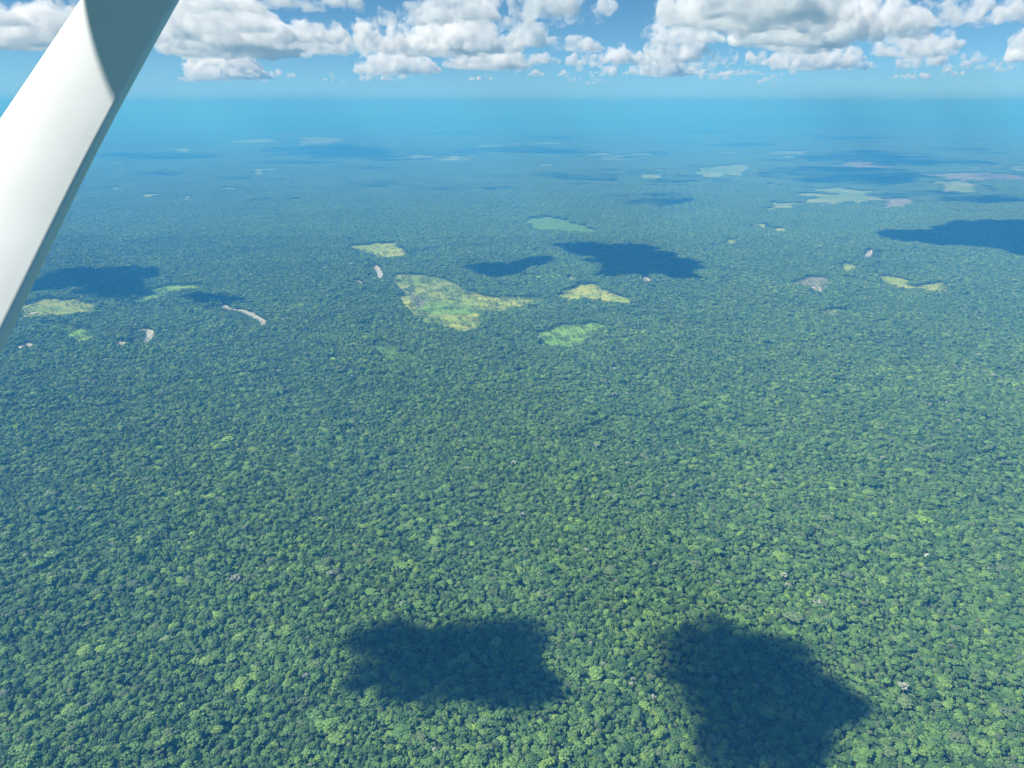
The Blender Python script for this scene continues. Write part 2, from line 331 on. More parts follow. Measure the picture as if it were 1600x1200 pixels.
# ------------------------------------------------------------------ tree shapes
def ico(sub):
    bm = bmesh.new(); bmesh.ops.create_icosphere(bm, subdivisions=sub, radius=1)
    v = np.array([p.co[:] for p in bm.verts]); f = np.array([[q.index for q in p.verts] for p in bm.faces]); bm.free()
    return v, f
ICO1, ICO2 = ico(1), ico(2)
def tapered(p0, p1, r0, r1, k=6):
    p0, p1 = np.array(p0, float), np.array(p1, float); d = p1 - p0; d /= np.linalg.norm(d)
    a = np.cross(d, [0.3, 0.9, 0.2]); a /= np.linalg.norm(a); c = np.cross(d, a)
    V = []
    for p, r in ((p0, r0), (p1, r1)):
        for i in range(k):
            t = 2 * math.pi * i / k; V.append(p + (a * math.cos(t) + c * math.sin(t)) * r)
    Fq = [(i, (i + 1) % k, k + (i + 1) % k, k + i) for i in range(k)]
    return np.array(V), Fq
def make_crown(R, Hc, base, lumps, tufts, g, lump_r=(.26, .42), hollow=.0, ax=1.0):
    """many ragged leaf clumps spread through a dome; returns verts, faces, tone"""
    V, Fa, T, C = [], [], [], []
    nv = 0
    lobes = [(g.uniform(-1, 1), g.uniform(.15, .35), g.integers(2, 5)) for _ in range(2)]
    for i in range(lumps):
        zt = g.uniform(0.0, 1) ** .8; ang = i * 2.39996 + g.uniform(-.4, .4)
        rad = math.sqrt(max(0, 1 - zt * zt)) * g.uniform(.7, 1.0)
        rad *= 1 + sum(a * math.cos(k * (ang + ph * 3)) for ph, a, k in lobes) * .6
        c = np.array([math.cos(ang) * rad * R * ax, math.sin(ang) * rad * R, base + Hc * zt * g.uniform(.8, 1.05)])
        r = R * g.uniform(*lump_r)
        v, f = ICO1 if r < 3.2 else ICO2
        jit = g.uniform(.72, 1.22, len(v))[:, None]
        vv = v * jit * [r, r, r * .72] + c
        V.append(vv); Fa += (f + nv).tolist(); nv += len(vv)
        t = g.uniform(.78, 1.22); T += [t] * len(vv); C.append((c, r))
    for i in range(tufts):
        c, r = C[g.integers(len(C))]
        d = g.normal(size=3); d[2] = abs(d[2]) * .9; d /= np.linalg.norm(d)
        p = c + d * r * g.uniform(.85, 1.25) * [1, 1, .72]
        s = g.uniform(.3, .75)
        a = np.cross(d, g.normal(size=3)); a /= np.linalg.norm(a); e = np.cross(d, a); tl = d * g.uniform(-.5, .5) * s
        q = np.array([p + a * s, p + e * s * .8 + tl, p - a * s, p - e * s * .8 - tl])
        V.append(q); Fa.append([nv, nv + 1, nv + 2, nv + 3]); nv += 4
        T += [g.uniform(.7, 1.35)] * 4
    return np.vstack(V), Fa, np.array(T), C
def make_trunk(base, C, g, th=.42):
    V, Fa = [], []; nv = 0
    segs = [((0, 0, -2), (0, 0, base * .5), th, th * .75), ((0, 0, base * .5), (g.uniform(-.4, .4), g.uniform(-.4, .4), base * .98), th * .75, th * .5)]
    top = segs[-1][1]
    for j in range(min(6, len(C))):
        c, r = C[(j * 3) % len(C)]
        segs.append((top, tuple(c), th * .42, th * .14))
    for p0, p1, r0, r1 in segs:
        v, f = tapered(p0, p1, r0, r1); V.append(v); Fa += [tuple(np.array(q) + nv) for q in f]; nv += len(v)
    return np.vstack(V), Fa
def set_attr(me, name, vals):
    a = me.attributes.new(name, 'FLOAT', 'POINT'); a.data.foreach_set('value', np.asarray(vals, np.float32))
SPEC = [  # radius, crown height, height of its base, clumps, tufts, stretch
 (5.2, 5.0, 13, 26, 260, 1.0), (6.6, 5.2, 15, 34, 330, 1.15), (4.2, 5.6, 12, 20, 200, .9), (7.8, 5.6, 18, 44, 420, 1.1),
 (5.8, 6.6, 14, 30, 280, .85), (3.4, 5.0, 11, 15, 150, 1.0), (6.0, 4.2, 16, 30, 330, 1.25), (4.8, 6.0, 15, 24, 240, 1.0)]
LIB = bpy.data.collections.new('tree_library')          # shapes only, not linked to the scene
TREES = []
for i, (R, Hc, base, lu, tu, ax) in enumerate(SPEC):
    R *= .74; Hc *= .8; base *= .8
    g = np.random.default_rng(100 + i)
    cv, cf, ct, C = make_crown(R, Hc, base, lu, tu, g, ax=ax)
    tv_, tf_ = make_trunk(base, C, g)
    cm = bpy.data.meshes.new('crown'); cm.from_pydata(cv.tolist(), [], cf); cm.materials.append(M_LEAF); set_attr(cm, 'tone', ct)
    tm = bpy.data.meshes.new('trunk'); tm.from_pydata(tv_.tolist(), [], tf_); tm.materials.append(M_BARK)
    am = bpy.data.meshes.new('tree_shape'); am.from_pydata(cv.tolist() + tv_.tolist(), [], cf + [tuple(int(q) + len(cv) for q in f) for f in tf_])
    am.materials.append(M_LEAF); am.materials.append(M_BARK); set_attr(am, 'tone', list(ct) + [1] * len(tv_))
    am.polygons.foreach_set('material_index', [0] * len(cf) + [1] * len(tf_))
    o = bpy.data.objects.new('shape_%02d' % i, am); LIB.objects.link(o)
    TREES.append((cm, tm, R))
# open pale crown (leafless, greyish) : shape 8
g = np.random.default_rng(300)
cv, cf, ct, C = make_crown(5.6, 3.4, 16, 26, 900, g, lump_r=(.13, .24))
for c, r in C: c[2] -= .6
tv_, tf_ = make_trunk(14, C * 1, g, .4)
pale_c = bpy.data.meshes.new('crown'); pale_c.from_pydata(cv.tolist(), [], cf); pale_c.materials.append(M_PALE); set_attr(pale_c, 'tone', ct)
pale_t = bpy.data.meshes.new('trunk'); pale_t.from_pydata(tv_.tolist(), [], tf_); pale_t.materials.append(M_BARK)
am = bpy.data.meshes.new('tree_shape'); am.from_pydata(cv.tolist() + tv_.tolist(), [], cf + [tuple(int(q) + len(cv) for q in f) for f in tf_])
am.materials.append(M_PALE); am.materials.append(M_BARK); set_attr(am, 'tone', list(ct) + [1] * len(tv_))
am.polygons.foreach_set('material_index', [0] * len(cf) + [1] * len(tf_))
LIB.objects.link(bpy.data.objects.new('shape_08', am))
# distant blocks of canopy, 80 m across : shapes 9..14
TILE = 80.0
NT = 6
for i in range(NT):
    g = np.random.default_rng(500 + i); V, Fa, T, TV = [], [], [], []; nv = 0
    k = 13
    for a in range(k):
        for c_ in range(k):
            x = (a + .5 + g.uniform(-.45, .45)) / k * TILE - TILE / 2; y = (c_ + .5 + g.uniform(-.45, .45)) / k * TILE - TILE / 2
            R = float(np.clip(np.exp(g.normal(1.2, .28)), 1.9, 6.5)); hh = g.uniform(10, 17) + (3 if R > 4.5 else 0); tvv = g.uniform(0, 1)
            for q in range(5):
                v, f = ICO1
                an = g.uniform(0, 6.28); off = R * (.5 if q else 0)
                rr = R * (g.uniform(.45, .65) if q else .7)
                vv = v * g.uniform(.7, 1.2, len(v))[:, None] * [rr, rr, rr * .75] + [x + math.cos(an) * off, y + math.sin(an) * off, hh + g.uniform(-1, 1.6)]
                V.append(vv); Fa += (f + nv).tolist(); nv += len(vv); T += [g.uniform(.75, 1.25)] * len(vv); TV += [tvv] * len(vv)
    am = bpy.data.meshes.new('canopy_shape'); am.from_pydata(np.vstack(V).tolist(), [], Fa); am.materials.append(M_LEAF_T)
    set_attr(am, 'tone', T); set_attr(am, 'treeval', TV)
    LIB.objects.link(bpy.data.objects.new('shape_%02d' % (9 + i), am))

# ------------------------------------------------------------------ where trees stand
def scatter(y0, y1, step, slope=.78, pad=60):
    ys = np.arange(y0, y1, step); P = []
    for j, y in enumerate(ys):
        hw = y * slope + pad + CAM_Z * .3
        xs = np.arange(-hw, hw, step) + (j % 2) * step / 2
        P.append(np.column_stack([xs, np.full(len(xs), y)]))
    P = np.vstack(P); P += rng.uniform(-.55, .55, P.shape) * step
    return P
def keep_out(P, margin_shrub=True):
    keep = np.ones(len(P), bool); small = np.zeros(len(P), bool)
    for W, shrub in CLEAR:
        ins = inside(P[:, 0], P[:, 1], W)
        cl = np.zeros(len(P)); ii = np.where(ins)[0]
        cl[ii] = [noise.noise(Vector((P[q][0] / 55, P[q][1] / 55, 17))) + .5 * noise.noise(Vector((P[q][0] / 18, P[q][1] / 18, 3))) for q in ii]
        eg = np.zeros(len(P))
        if shrub and len(ii):
            dd = np.sqrt(((P[ii][:, None, :] - W[None, :, :]) ** 2).sum(2)).min(1); eg[ii] = .75 * np.exp(-dd / 16)
        s = ins & (rng.random(len(P)) < np.clip(shrub * (1 + 5 * cl) + eg, 0.01 if shrub else 0, 1))
        small |= s; keep &= ~(ins & ~s)
    return keep, small
FAR0 = 4700.0
P = scatter(640, FAR0, 6.0)
keep, small = keep_out(P)
P, small = P[keep], small[keep]
N = len(P)
var = rng.choice(8, N, p=[.17, .15, .15, .07, .15, .12, .09, .10])
scl = np.clip(np.exp(rng.normal(-.16, .24, N)), .5, 1.5); hs = rng.uniform(.75, 1.1, N)
# stands of taller and lower trees, thin gullies
stand = np.array([noise.noise(Vector((x / 130, y / 130, 9))) + .6 * noise.noise(Vector((x / 40, y / 40, 4))) for x, y in P])
hs *= 1 + .34 * stand; scl *= 1 + .2 * stand
gully = np.array([abs(noise.noise(Vector((x / 520, y / 420, 21)) ) + .35 * noise.noise(Vector((x / 120, y / 120, 13)))) for x, y in P])
hs *= np.where(gully < .045, .62 + gully * 5, 1); scl *= np.where(gully < .045, .85, 1)
emerg = rng.random(N) < .045; hs[emerg] *= rng.uniform(1.1, 1.4, emerg.sum()); scl[emerg] *= rng.uniform(1.2, 1.75, emerg.sum())
gapn = np.array([noise.noise(Vector((x / 17, y / 17, 31))) for x, y in P])
hs[gapn > .52] *= .55
pale = (rng.random(N) < .0016) & ~small; var[pale] = 8
k_ = rng.uniform(.3, .75, small.sum()); scl[small] *= k_; hs[small] *= k_ * .8
Z = height(P[:, 0], P[:, 1])
pts = np.column_stack([P, Z]); rot = rng.uniform(0, 6.283, N)
sx = scl * rng.uniform(.88, 1.15, N)
# photographed-one-by-one trees: drop whatever stood on their spots
SINGLE = [((368, 899), 'pale', 1.45, 'pale grey leafless crown, wide and flat, in the lower left of the forest'),
          ((1225, 904), 'pale', 1.0, 'whitish bare crown between the right cloud shadow and the green right side'),
          ((978, 944), 'lime', 1.0, 'round lime green crown just above the gap between the two near cloud shadows'),
          ((765, 950), 'lime', .85, 'small lime green crown just above the left near cloud shadow'),
          ((803, 722), 'pale', 1.1, 'pale pinkish bare crown in the middle of the forest'),
          ((933, 699), 'pale', 1.0, 'flat pale crown right of the pinkish one in the middle of the forest'),
          ((738, 848), 'lime', 1.15, 'broad lime crown in the middle above the left near cloud shadow'),
          ((75, 769), 'pale', 1.1, 'pale grey crown near the left edge'),
          ((6, 1083), 'pale', .9, 'pale crown at the left edge of the lower forest'),
          ((458, 659), 'lime', 1.2, 'light green crown in the dark forest left of centre'),
          ((1412, 1078), 'pale', 1.2, 'pale tan crown right of the near right cloud shadow')]
for (u, v), kd, s_, lab in SINGLE:
    q = ground(u, v, 16.0); d = np.hypot(pts[:, 0] - q[0], pts[:, 1] - q[1]); k = d > 5.5 * s_
    pts, rot, sx, scl, hs, var, small, P = pts[k], rot[k], sx[k], scl[k], hs[k], var[k], small[k], P[k]
# the 290 nearest trees in view become things of their own
vz = pts - np.array([0, 0, CAM_Z - 17]); dep = vz[:, 1] * cP - vz[:, 2] * sP
uu = 800 + F_PX * vz[:, 0] / dep; vv_ = 600 - F_PX * (vz[:, 1] * sP + vz[:, 2] * cP) / dep
vis = (uu > -5) & (uu < 1605) & (vv_ > 300) & (vv_ < 1203) & (var != 8)
size_px = np.where(vis, scl * np.array([TREES[min(q, 7)][2] for q in var]) / dep, 0)
order = np.argsort(-(size_px * (vv_ > 1120)))[:290]
mask = np.zeros(len(pts), bool); mask[order] = True
def place_tree(cm, tm, loc, rz, s, label, group, name='rainforest_tree'):
    e = bpy.data.objects.new(name, None); COL.objects.link(e); e.empty_display_size = 1
    e.location = loc; e.rotation_euler = (0, 0, rz); e.scale = s
    tag(e, label, 'tree', group)
    for nm, me in (('crown', cm), ('trunk', tm)):
        o = bpy.data.objects.new(nm, me); COL.objects.link(o); o.parent = e
    return e
for k in np.where(mask)[0]:
    cm, tm, R = TREES[var[k]]
    place_tree(cm, tm, pts[k], rot[k], (sx[k], scl[k], hs[k]), 'leafy green rainforest tree among the nearest along the bottom of the view', 'nearest trees of the forest')
lime_c = TREES[4][0].copy(); lime_c.materials.clear(); lime_c.materials.append(M_LIME)
for (u, v), kd, s_, lab in SINGLE:
    q = ground(u, v, 16.0)
    cm, tm = (pale_c, pale_t) if kd == 'pale' else (lime_c, TREES[4][1])
    place_tree(cm, tm, (q[0], q[1], float(height(q[0], q[1]))), random.uniform(0, 6), (s_ * 1.2, s_ * 1.2, 1.15), lab, None)
rest = ~mask
# far canopy blocks
G2 = []
for y in np.arange(FAR0 + TILE / 2, 30000, TILE):
    hw = y * .8 + 300; xs = np.arange(-hw, hw, TILE); G2.append(np.column_stack([xs, np.full(len(xs), y)]))
G2 = np.vstack(G2); keep, sm2 = keep_out(G2); G2 = G2[keep & ~sm2]
# far off, more land is farmed: irregular openings between the woods
op = np.array([noise.noise(Vector((x / 1200, y / 750, 2.2))) + .5 * noise.noise(Vector((x / 260, y / 200, 7))) for x, y in G2])
thr = np.where(G2[:, 1] > 13000, .36, .55)
k = op < thr; OPEN = G2[~k & (G2[:, 1] > 9500)]; G2 = G2[k | (G2[:, 1] <= 9500)]
M2 = len(G2)
allp = np.vstack([pts[rest], np.column_stack([G2 + rng.uniform(-6, 6, G2.shape), height(G2[:, 0], G2[:, 1])])])
allv = np.concatenate([var[rest], 9 + rng.integers(0, NT, M2)])
allr = np.concatenate([rot[rest], rng.integers(0, 4, M2) * math.pi / 2])
s3 = np.vstack([np.column_stack([sx[rest], scl[rest], hs[rest]]), np.column_stack([np.full(M2, 1.08), np.full(M2, 1.08), rng.uniform(.9, 1.1, M2)])])
me = bpy.data.meshes.new('forest'); me.vertices.add(len(allp)); me.vertices.foreach_set('co', allp.astype(np.float32).ravel()); me.update()
a = me.attributes.new('variant', 'INT', 'POINT'); a.data.foreach_set('value', allv.astype(np.int32))
a = me.attributes.new('turn', 'FLOAT_VECTOR', 'POINT'); a.data.foreach_set('vector', np.column_stack([0 * allr, 0 * allr, allr]).astype(np.float32).ravel())
a = me.attributes.new('size', 'FLOAT_VECTOR', 'POINT'); a.data.foreach_set('vector', s3.astype(np.float32).ravel())
forest = bpy.data.objects.new('forest', me); COL.objects.link(forest)
tag(forest, 'unbroken dark green rainforest canopy reaching to the hazy horizon', 'forest', None, 'stuff')
ng = bpy.data.node_groups.new('forest_trees', 'GeometryNodeTree')
ng.interface.new_socket('Geometry', in_out='INPUT', socket_type='NodeSocketGeometry'); ng.interface.new_socket('Geometry', in_out='OUTPUT', socket_type='NodeSocketGeometry')
nn = ng.nodes; gi = nn.new('NodeGroupInput'); go = nn.new('NodeGroupOutput'); ip = nn.new('GeometryNodeInstanceOnPoints'); ci = nn.new('GeometryNodeCollectionInfo')
ci.inputs['Collection'].default_value = LIB; ci.inputs['Separate Children'].default_value = True; ci.inputs['Reset Children'].default_value = True
def named(nm, ty):
    q = nn.new('GeometryNodeInputNamedAttribute'); q.data_type = ty; q.inputs['Name'].default_value = nm; return [s for s in q.outputs if s.enabled and s.name == 'Attribute'][0]
ng.links.new(gi.outputs[0], ip.inputs['Points']); ng.links.new(ci.outputs[0], ip.inputs['Instance']); ip.inputs['Pick Instance'].default_value = True
ng.links.new(named('variant', 'INT'), ip.inputs['Instance Index'])
ng.links.new(named('turn', 'FLOAT_VECTOR'), ip.inputs['Rotation'])
ng.links.new(named('size', 'FLOAT_VECTOR'), ip.inputs['Scale'])
ng.links.new(ip.outputs[0], go.inputs[0])
forest.modifiers.new('trees', 'NODES').node_group = ng
# far farmland showing in the openings: one sheet
if len(OPEN):
    V, Fq = [], []
    for x, y in OPEN:
        z = float(height(x, y)) + .4; h = TILE * .5; k = len(V)
        V += [(x - h, y - h, z), (x + h, y - h, z), (x + h, y + h, z), (x - h, y + h, z)]; Fq.append((k, k + 1, k + 2, k + 3))
    Fq += [[q + len(V) for q in f_] for f_ in FARF]; V += FARV
    tag(mesh_obj('far_farmland', V, Fq, M_FAR), 'pale open farmland scattered through the far forest', None, None, 'structure')
print('trees', N, 'blocks', M2, 'open', len(OPEN))

# ------------------------------------------------------------------ farm houses (a few pixels each)
def plain(name, c, rough=.7):
    m, n, L, out = new_mat(name); b = n.new('ShaderNodeBsdfPrincipled'); b.inputs['Roughness'].default_value = rough
    nz = n.new('ShaderNodeTexNoise'); nz.inputs['Scale'].default_value = 3; nz.inputs['Detail'].default_value = 4
    r = ramp(n, [(0.3, tuple(q * .85 for q in c)), (0.7, c)]); L.new(nz.outputs['Fac'], r.inputs[0]); L.new(r.outputs[0], b.inputs['Base Color']); L.new(b.outputs[0], out.inputs[0]); return m
M_ROOF = plain('metal_roof', (0.75, 0.76, 0.76), .4); M_WALL = plain('timber_wall', (0.35, 0.27, 0.2)); M_DOOR = plain('dark_door', (0.08, 0.06, 0.05))
def boxv(x0, x1, y0, y1, z0, z1):
    return [(x0, y0, z0), (x1, y0, z0), (x1, y1, z0), (x0, y1, z0), (x0, y0, z1), (x1, y0, z1), (x1, y1, z1), (x0, y1, z1)], [(0, 3, 2, 1), (4, 5, 6, 7), (0, 1, 5, 4), (1, 2, 6, 5), (2, 3, 7, 6), (3, 0, 4, 7)]
def house(u, v, L_, W_, rz, lab):
    q = ground(u, v, 3); z = float(height(q[0], q[1])) + .5
    e = bpy.data.objects.new('farm_house', None); COL.objects.link(e); e.location = (q[0], q[1], z); e.rotation_euler = (0, 0, rz)
    tag(e, lab, 'house', 'farm houses in the clearings')
    v_, f_ = boxv(-L_ / 2, L_ / 2, -W_ / 2, W_ / 2, 0, 3); mesh_obj('wall', v_, f_, M_WALL, e)
    a, c = L_ / 2 + .8, W_ / 2 + .8
    rv = [(-a, -c, 2.9), (a, -c, 2.9), (a, 0, 5), (-a, 0, 5), (-a, c, 2.9), (a, c, 2.9)]
    rv += [(x, y, z_ + .2) for x, y, z_ in rv]
    mesh_obj('roof', rv, [(6, 7, 8, 9), (9, 8, 11, 10), (0, 3, 2, 1), (3, 4, 5, 2), (0, 1, 7, 6), (4, 10, 11, 5), (0, 6, 9, 3), (3, 9, 10, 4), (1, 2, 8, 7), (2, 5, 11, 8)], M_ROOF, e)
    v_, f_ = boxv(-.6, .6, -W_ / 2 - .06, -W_ / 2 - .003, 0, 2.1); mesh_obj('door', v_, f_, M_DOOR, e)
house(53, 489, 22, 10, .1, 'white roofed house on the olive pasture beside the wing strut')
house(637, 457, 15, 9, -.2, 'pale roofed house at the left edge of the widest clearing')
house(1008, 437, 12, 8, .4, 'small house behind the pointed yellow clearing')

# ------------------------------------------------------------------ clouds: closed billowy bodies of scattering droplets
BASE = CAM_Z + 800.0
m, n, L, out = new_mat('cloud_vapour'); M_CLOUD = m
pv = n.new('ShaderNodeVolumePrincipled'); pv.inputs['Color'].default_value = (1, 1, 1, 1); pv.inputs['Density'].default_value = .06
L.new(pv.outputs[0], out.inputs['Volume'])
# the clouds in view: the same vapour, but torn and thinning towards the rim
m, n, L, out = new_mat('torn_cloud_vapour'); M_TORN = m
pv = n.new('ShaderNodeVolumePrincipled'); pv.inputs['Color'].default_value = (1, 1, 1, 1)
tc = n.new('ShaderNodeTexCoord'); nz = n.new('ShaderNodeTexNoise'); nz.inputs['Scale'].default_value = 1 / 240; nz.inputs['Detail'].default_value = 5; nz.inputs['Roughness'].default_value = .66
L.new(tc.outputs['Object'], nz.inputs['Vector'])
n2 = n.new('ShaderNodeTexNoise'); n2.inputs['Scale'].default_value = 1 / 1100; n2.inputs['Detail'].default_value = 1; L.new(tc.outputs['Object'], n2.inputs['Vector'])
a0 = n.new('ShaderNodeMath'); a0.operation = 'MULTIPLY_ADD'; L.new(n2.outputs['Fac'], a0.inputs[0]); a0.inputs[1].default_value = .32; L.new(nz.outputs['Fac'], a0.inputs[2])
a1 = n.new('ShaderNodeMath'); a1.operation = 'SUBTRACT'; a1.inputs[1].default_value = .640; L.new(a0.outputs[0], a1.inputs[0])
a2 = n.new('ShaderNodeMath'); a2.operation = 'MULTIPLY'; a2.inputs[1].default_value = 6; a2.use_clamp = True; L.new(a1.outputs[0], a2.inputs[0])
a3 = n.new('ShaderNodeMath'); a3.operation = 'MULTIPLY_ADD'; a3.inputs[1].default_value = .014; a3.inputs[2].default_value = .0001; L.new(a2.outputs[0], a3.inputs[0])
L.new(a3.outputs[0], pv.inputs['Density']); L.new(pv.outputs[0], out.inputs['Volume'])
def blob_cloud(blobs, voxel, name, label, group, seed, lumpy=1.0, base=BASE, mat=None):
    """blobs: (x, y, z, r) -> one closed surface with a level base and cauliflower top"""
    V, Fa = [], []; nv = 0
    v, f = ICO2
    for x, y, z, r in blobs:
        vv = v * [r, r, r * .85] + [x, y, z]
        vv[:, 2] = np.where(vv[:, 2] < base, base + (vv[:, 2] - base) * .06, vv[:, 2])
        V.append(vv); Fa += (f + nv).tolist(); nv += len(vv)
    V = np.vstack(V); cen = V.mean(0); cen[2] = base
    o = mesh_obj(name, V - cen, Fa, mat or M_CLOUD); o.location = cen
    rm = o.modifiers.new('merge', 'REMESH'); rm.mode = 'VOXEL'; rm.voxel_size = voxel
    for sc_, st in ((voxel * 12, voxel * 5.5), (voxel * 4.5, voxel * 3.2)):
        t = bpy.data.textures.new('billow', 'CLOUDS'); t.noise_scale = sc_; t.noise_depth = 3
        d = o.modifiers.new('billow', 'DISPLACE'); d.texture = t; d.strength = st * lumpy; d.mid_level = .5; d.texture_coords = 'LOCAL'
    r2 = o.modifiers.new('clean', 'REMESH'); r2.mode = 'VOXEL'; r2.voxel_size = voxel * .8
    tag(o, label, 'cloud', group)
    return o
def cumulus(u0, u1, vb, vt, seed, label, lumps=34, depth=.8, profile=None, group='cumulus clouds over the horizon'):
    g = np.random.default_rng(seed)
    d0 = ray((u0 + u1) / 2, vb); t = (BASE - CAM_Z) / d0[2]; far = d0[1] * t
    xl = ray(u0, vb)[0] * t; xr = ray(u1, vb)[0] * t; W_ = (xr - xl); D_ = W_ * depth
    D_ = min(D_, far * .35)
    cy_ = far - D_ / 2
    dt = ray((u0 + u1) / 2, vt); tt = cy_ / dt[1]; H_ = max(60, CAM_Z + dt[2] * tt - BASE)
    blobs = []
    for i in range(lumps):
        a = g.uniform(0, 6.283); q = math.sqrt(g.uniform(0, 1)) * .92
        sx_, sy_ = math.cos(a) * q, math.sin(a) * q
        env = (1 - q * q) ** .5 * (.45 + .55 * g.uniform(0, 1) ** .7)
        if profile: env *= profile((sx_ + 1) / 2)
        zt = H_ * env; r = max(W_ * .035, min(W_ * (.15 if vb - vt > 45 else .085), H_ * .3)) * g.uniform(.5, 1.25)
        x = (xl + xr) / 2 + sx_ * W_ / 2; y = cy_ + sy_ * D_ / 2
        z = BASE + max(0, zt - r * .8)
        blobs.append((x, y, z, r))
        for _ in range(7):
            dd = g.normal(size=3); dd[2] = abs(dd[2]) * .8; dd[1] = -abs(dd[1]) if g.random() < .6 else dd[1]; dd /= np.linalg.norm(dd); r2 = r * g.uniform(.28, .5)
            blobs.append((x + dd[0] * r * .95, y + dd[1] * r * .95, z + dd[2] * r * .8, r2))
            for _ in range(2):
                de = dd + g.normal(size=3) * .7; de /= np.linalg.norm(de); blobs.append((x + dd[0] * r * .95 + de[0] * r2, y + dd[1] * r * .95 + de[1] * r2, z + dd[2] * r * .8 + de[2] * r2, r2 * g.uniform(.35, .6)))
        k = 1
        while z - k * r * 1.1 > BASE: blobs.append((x + g.uniform(-.3, .3) * r, y + g.uniform(-.3, .3) * r, z - k * r * 1.1, r * g.uniform(.9, 1.2))); k += 1
    vox = max(9.0, cy_ / 759 * 1.5)
    return blob_cloud(blobs, vox, 'cloud', label, group, seed, mat=M_TORN)
VIS = [
 (350, 570, 79, 12, 'white topped cumulus over a dark flat base, right of the strut', lambda s: .55 + .6 * math.exp(-((s - .38) / .14) ** 2) + .25 * (s > .6)),
 (480, 700, 88, 26, 'ragged row of bright cloud crests left of the middle', None),
 (640, 905, 84, 26, 'long white cumulus row above the middle horizon', None),
 (590, 960, 48, -30, 'large grey bellied cloud cut by the top edge, left of the blue gap', None),
 (995, 1105, 97, 8, 'tall bright cumulus tower right of the blue gap', None),
 (1090, 1380, 76, -40, 'big dark bellied cloud at the top right', None),
 (1530, 1720, 97, 2, 'bright cumulus rising at the right edge of the view', None),
 (1360, 1560, 46, -15, 'soft grey cloud sheet at the upper right', None),
 (225, 335, 66, -6, 'bright cloud peeking out just right of the strut', None),
 (-60, 98, 80, 8, 'pale cloud at the upper left corner, left of the strut', None),
 (85, 150, 14, -20, 'cloud scrap at the top edge touching the left of the strut', None),
 (450, 600, 22, -25, 'thin grey cloud at the top edge between strut and middle', None),
 (1130, 1300, 104, 72, 'low pale cloud under the big dark bellied one', None),
 (1370, 1470, 105, 76, 'low flat white cloud in the right, near the haze', None),
 (1470, 1610, 110, 86, 'small faint cloud low at the right edge', None),
 (880, 1000, 103, 66, 'low cloud puff left of the tall tower', None),
 (690, 760, 104, 80, 'small low puff near the middle, left of its neighbour', None),
 (770, 870, 102, 76, 'small low puff near the middle, right of its neighbour', None),
 (450, 560, 90, 70, 'low cream cloud under the white topped cumulus', None),
 (560, 640, 106, 94, 'faint distant puff low on the left side', None),
 (310, 420, 104, 92, 'faint distant puff low beside the strut', None),
 (1395, 1480, 82, 40, 'small torn cloud right of the big dark bellied one', None),
 (1250, 1360, 110, 92, 'faint far puff low below the dark bellied cloud', None),
 (1040, 1130, 110, 92, 'faint far puff under the tall tower', None),
]
for i, (u0, u1, vb, vt, lab, pf) in enumerate(VIS):
    cumulus(u0, u1, vb, vt, 900 + i, lab, profile=pf, lumps=46 if u1 - u0 > 150 else 30)

# the farthest small clouds, a low broken bank that reads as one mass
g = np.random.default_rng(77); bl = []
for _ in range(46):
    d_ = g.uniform(16000, 34000); x_ = g.uniform(-.78, .78) * d_; wd = g.uniform(350, 1500); hg = g.uniform(90, 420)
    for _ in range(int(6 + wd / 110)):
        t_ = g.uniform(-1, 1); r_ = g.uniform(50, 130) * (1 - .4 * abs(t_)); bl.append((x_ + t_ * wd / 2, d_ + g.uniform(-200, 200), BASE + g.uniform(0, 1) * hg * (1 - t_ * t_), r_ * 1.2))
bank = blob_cloud(bl, 40.0, 'clouds', None, None, 78, .45, mat=M_TORN)
for k_ in ('label', 'category', 'group'):
    if k_ in bank: del bank[k_]
tag(bank, 'farthest broken bank of small pale clouds low over the horizon', 'clouds', None, 'stuff')

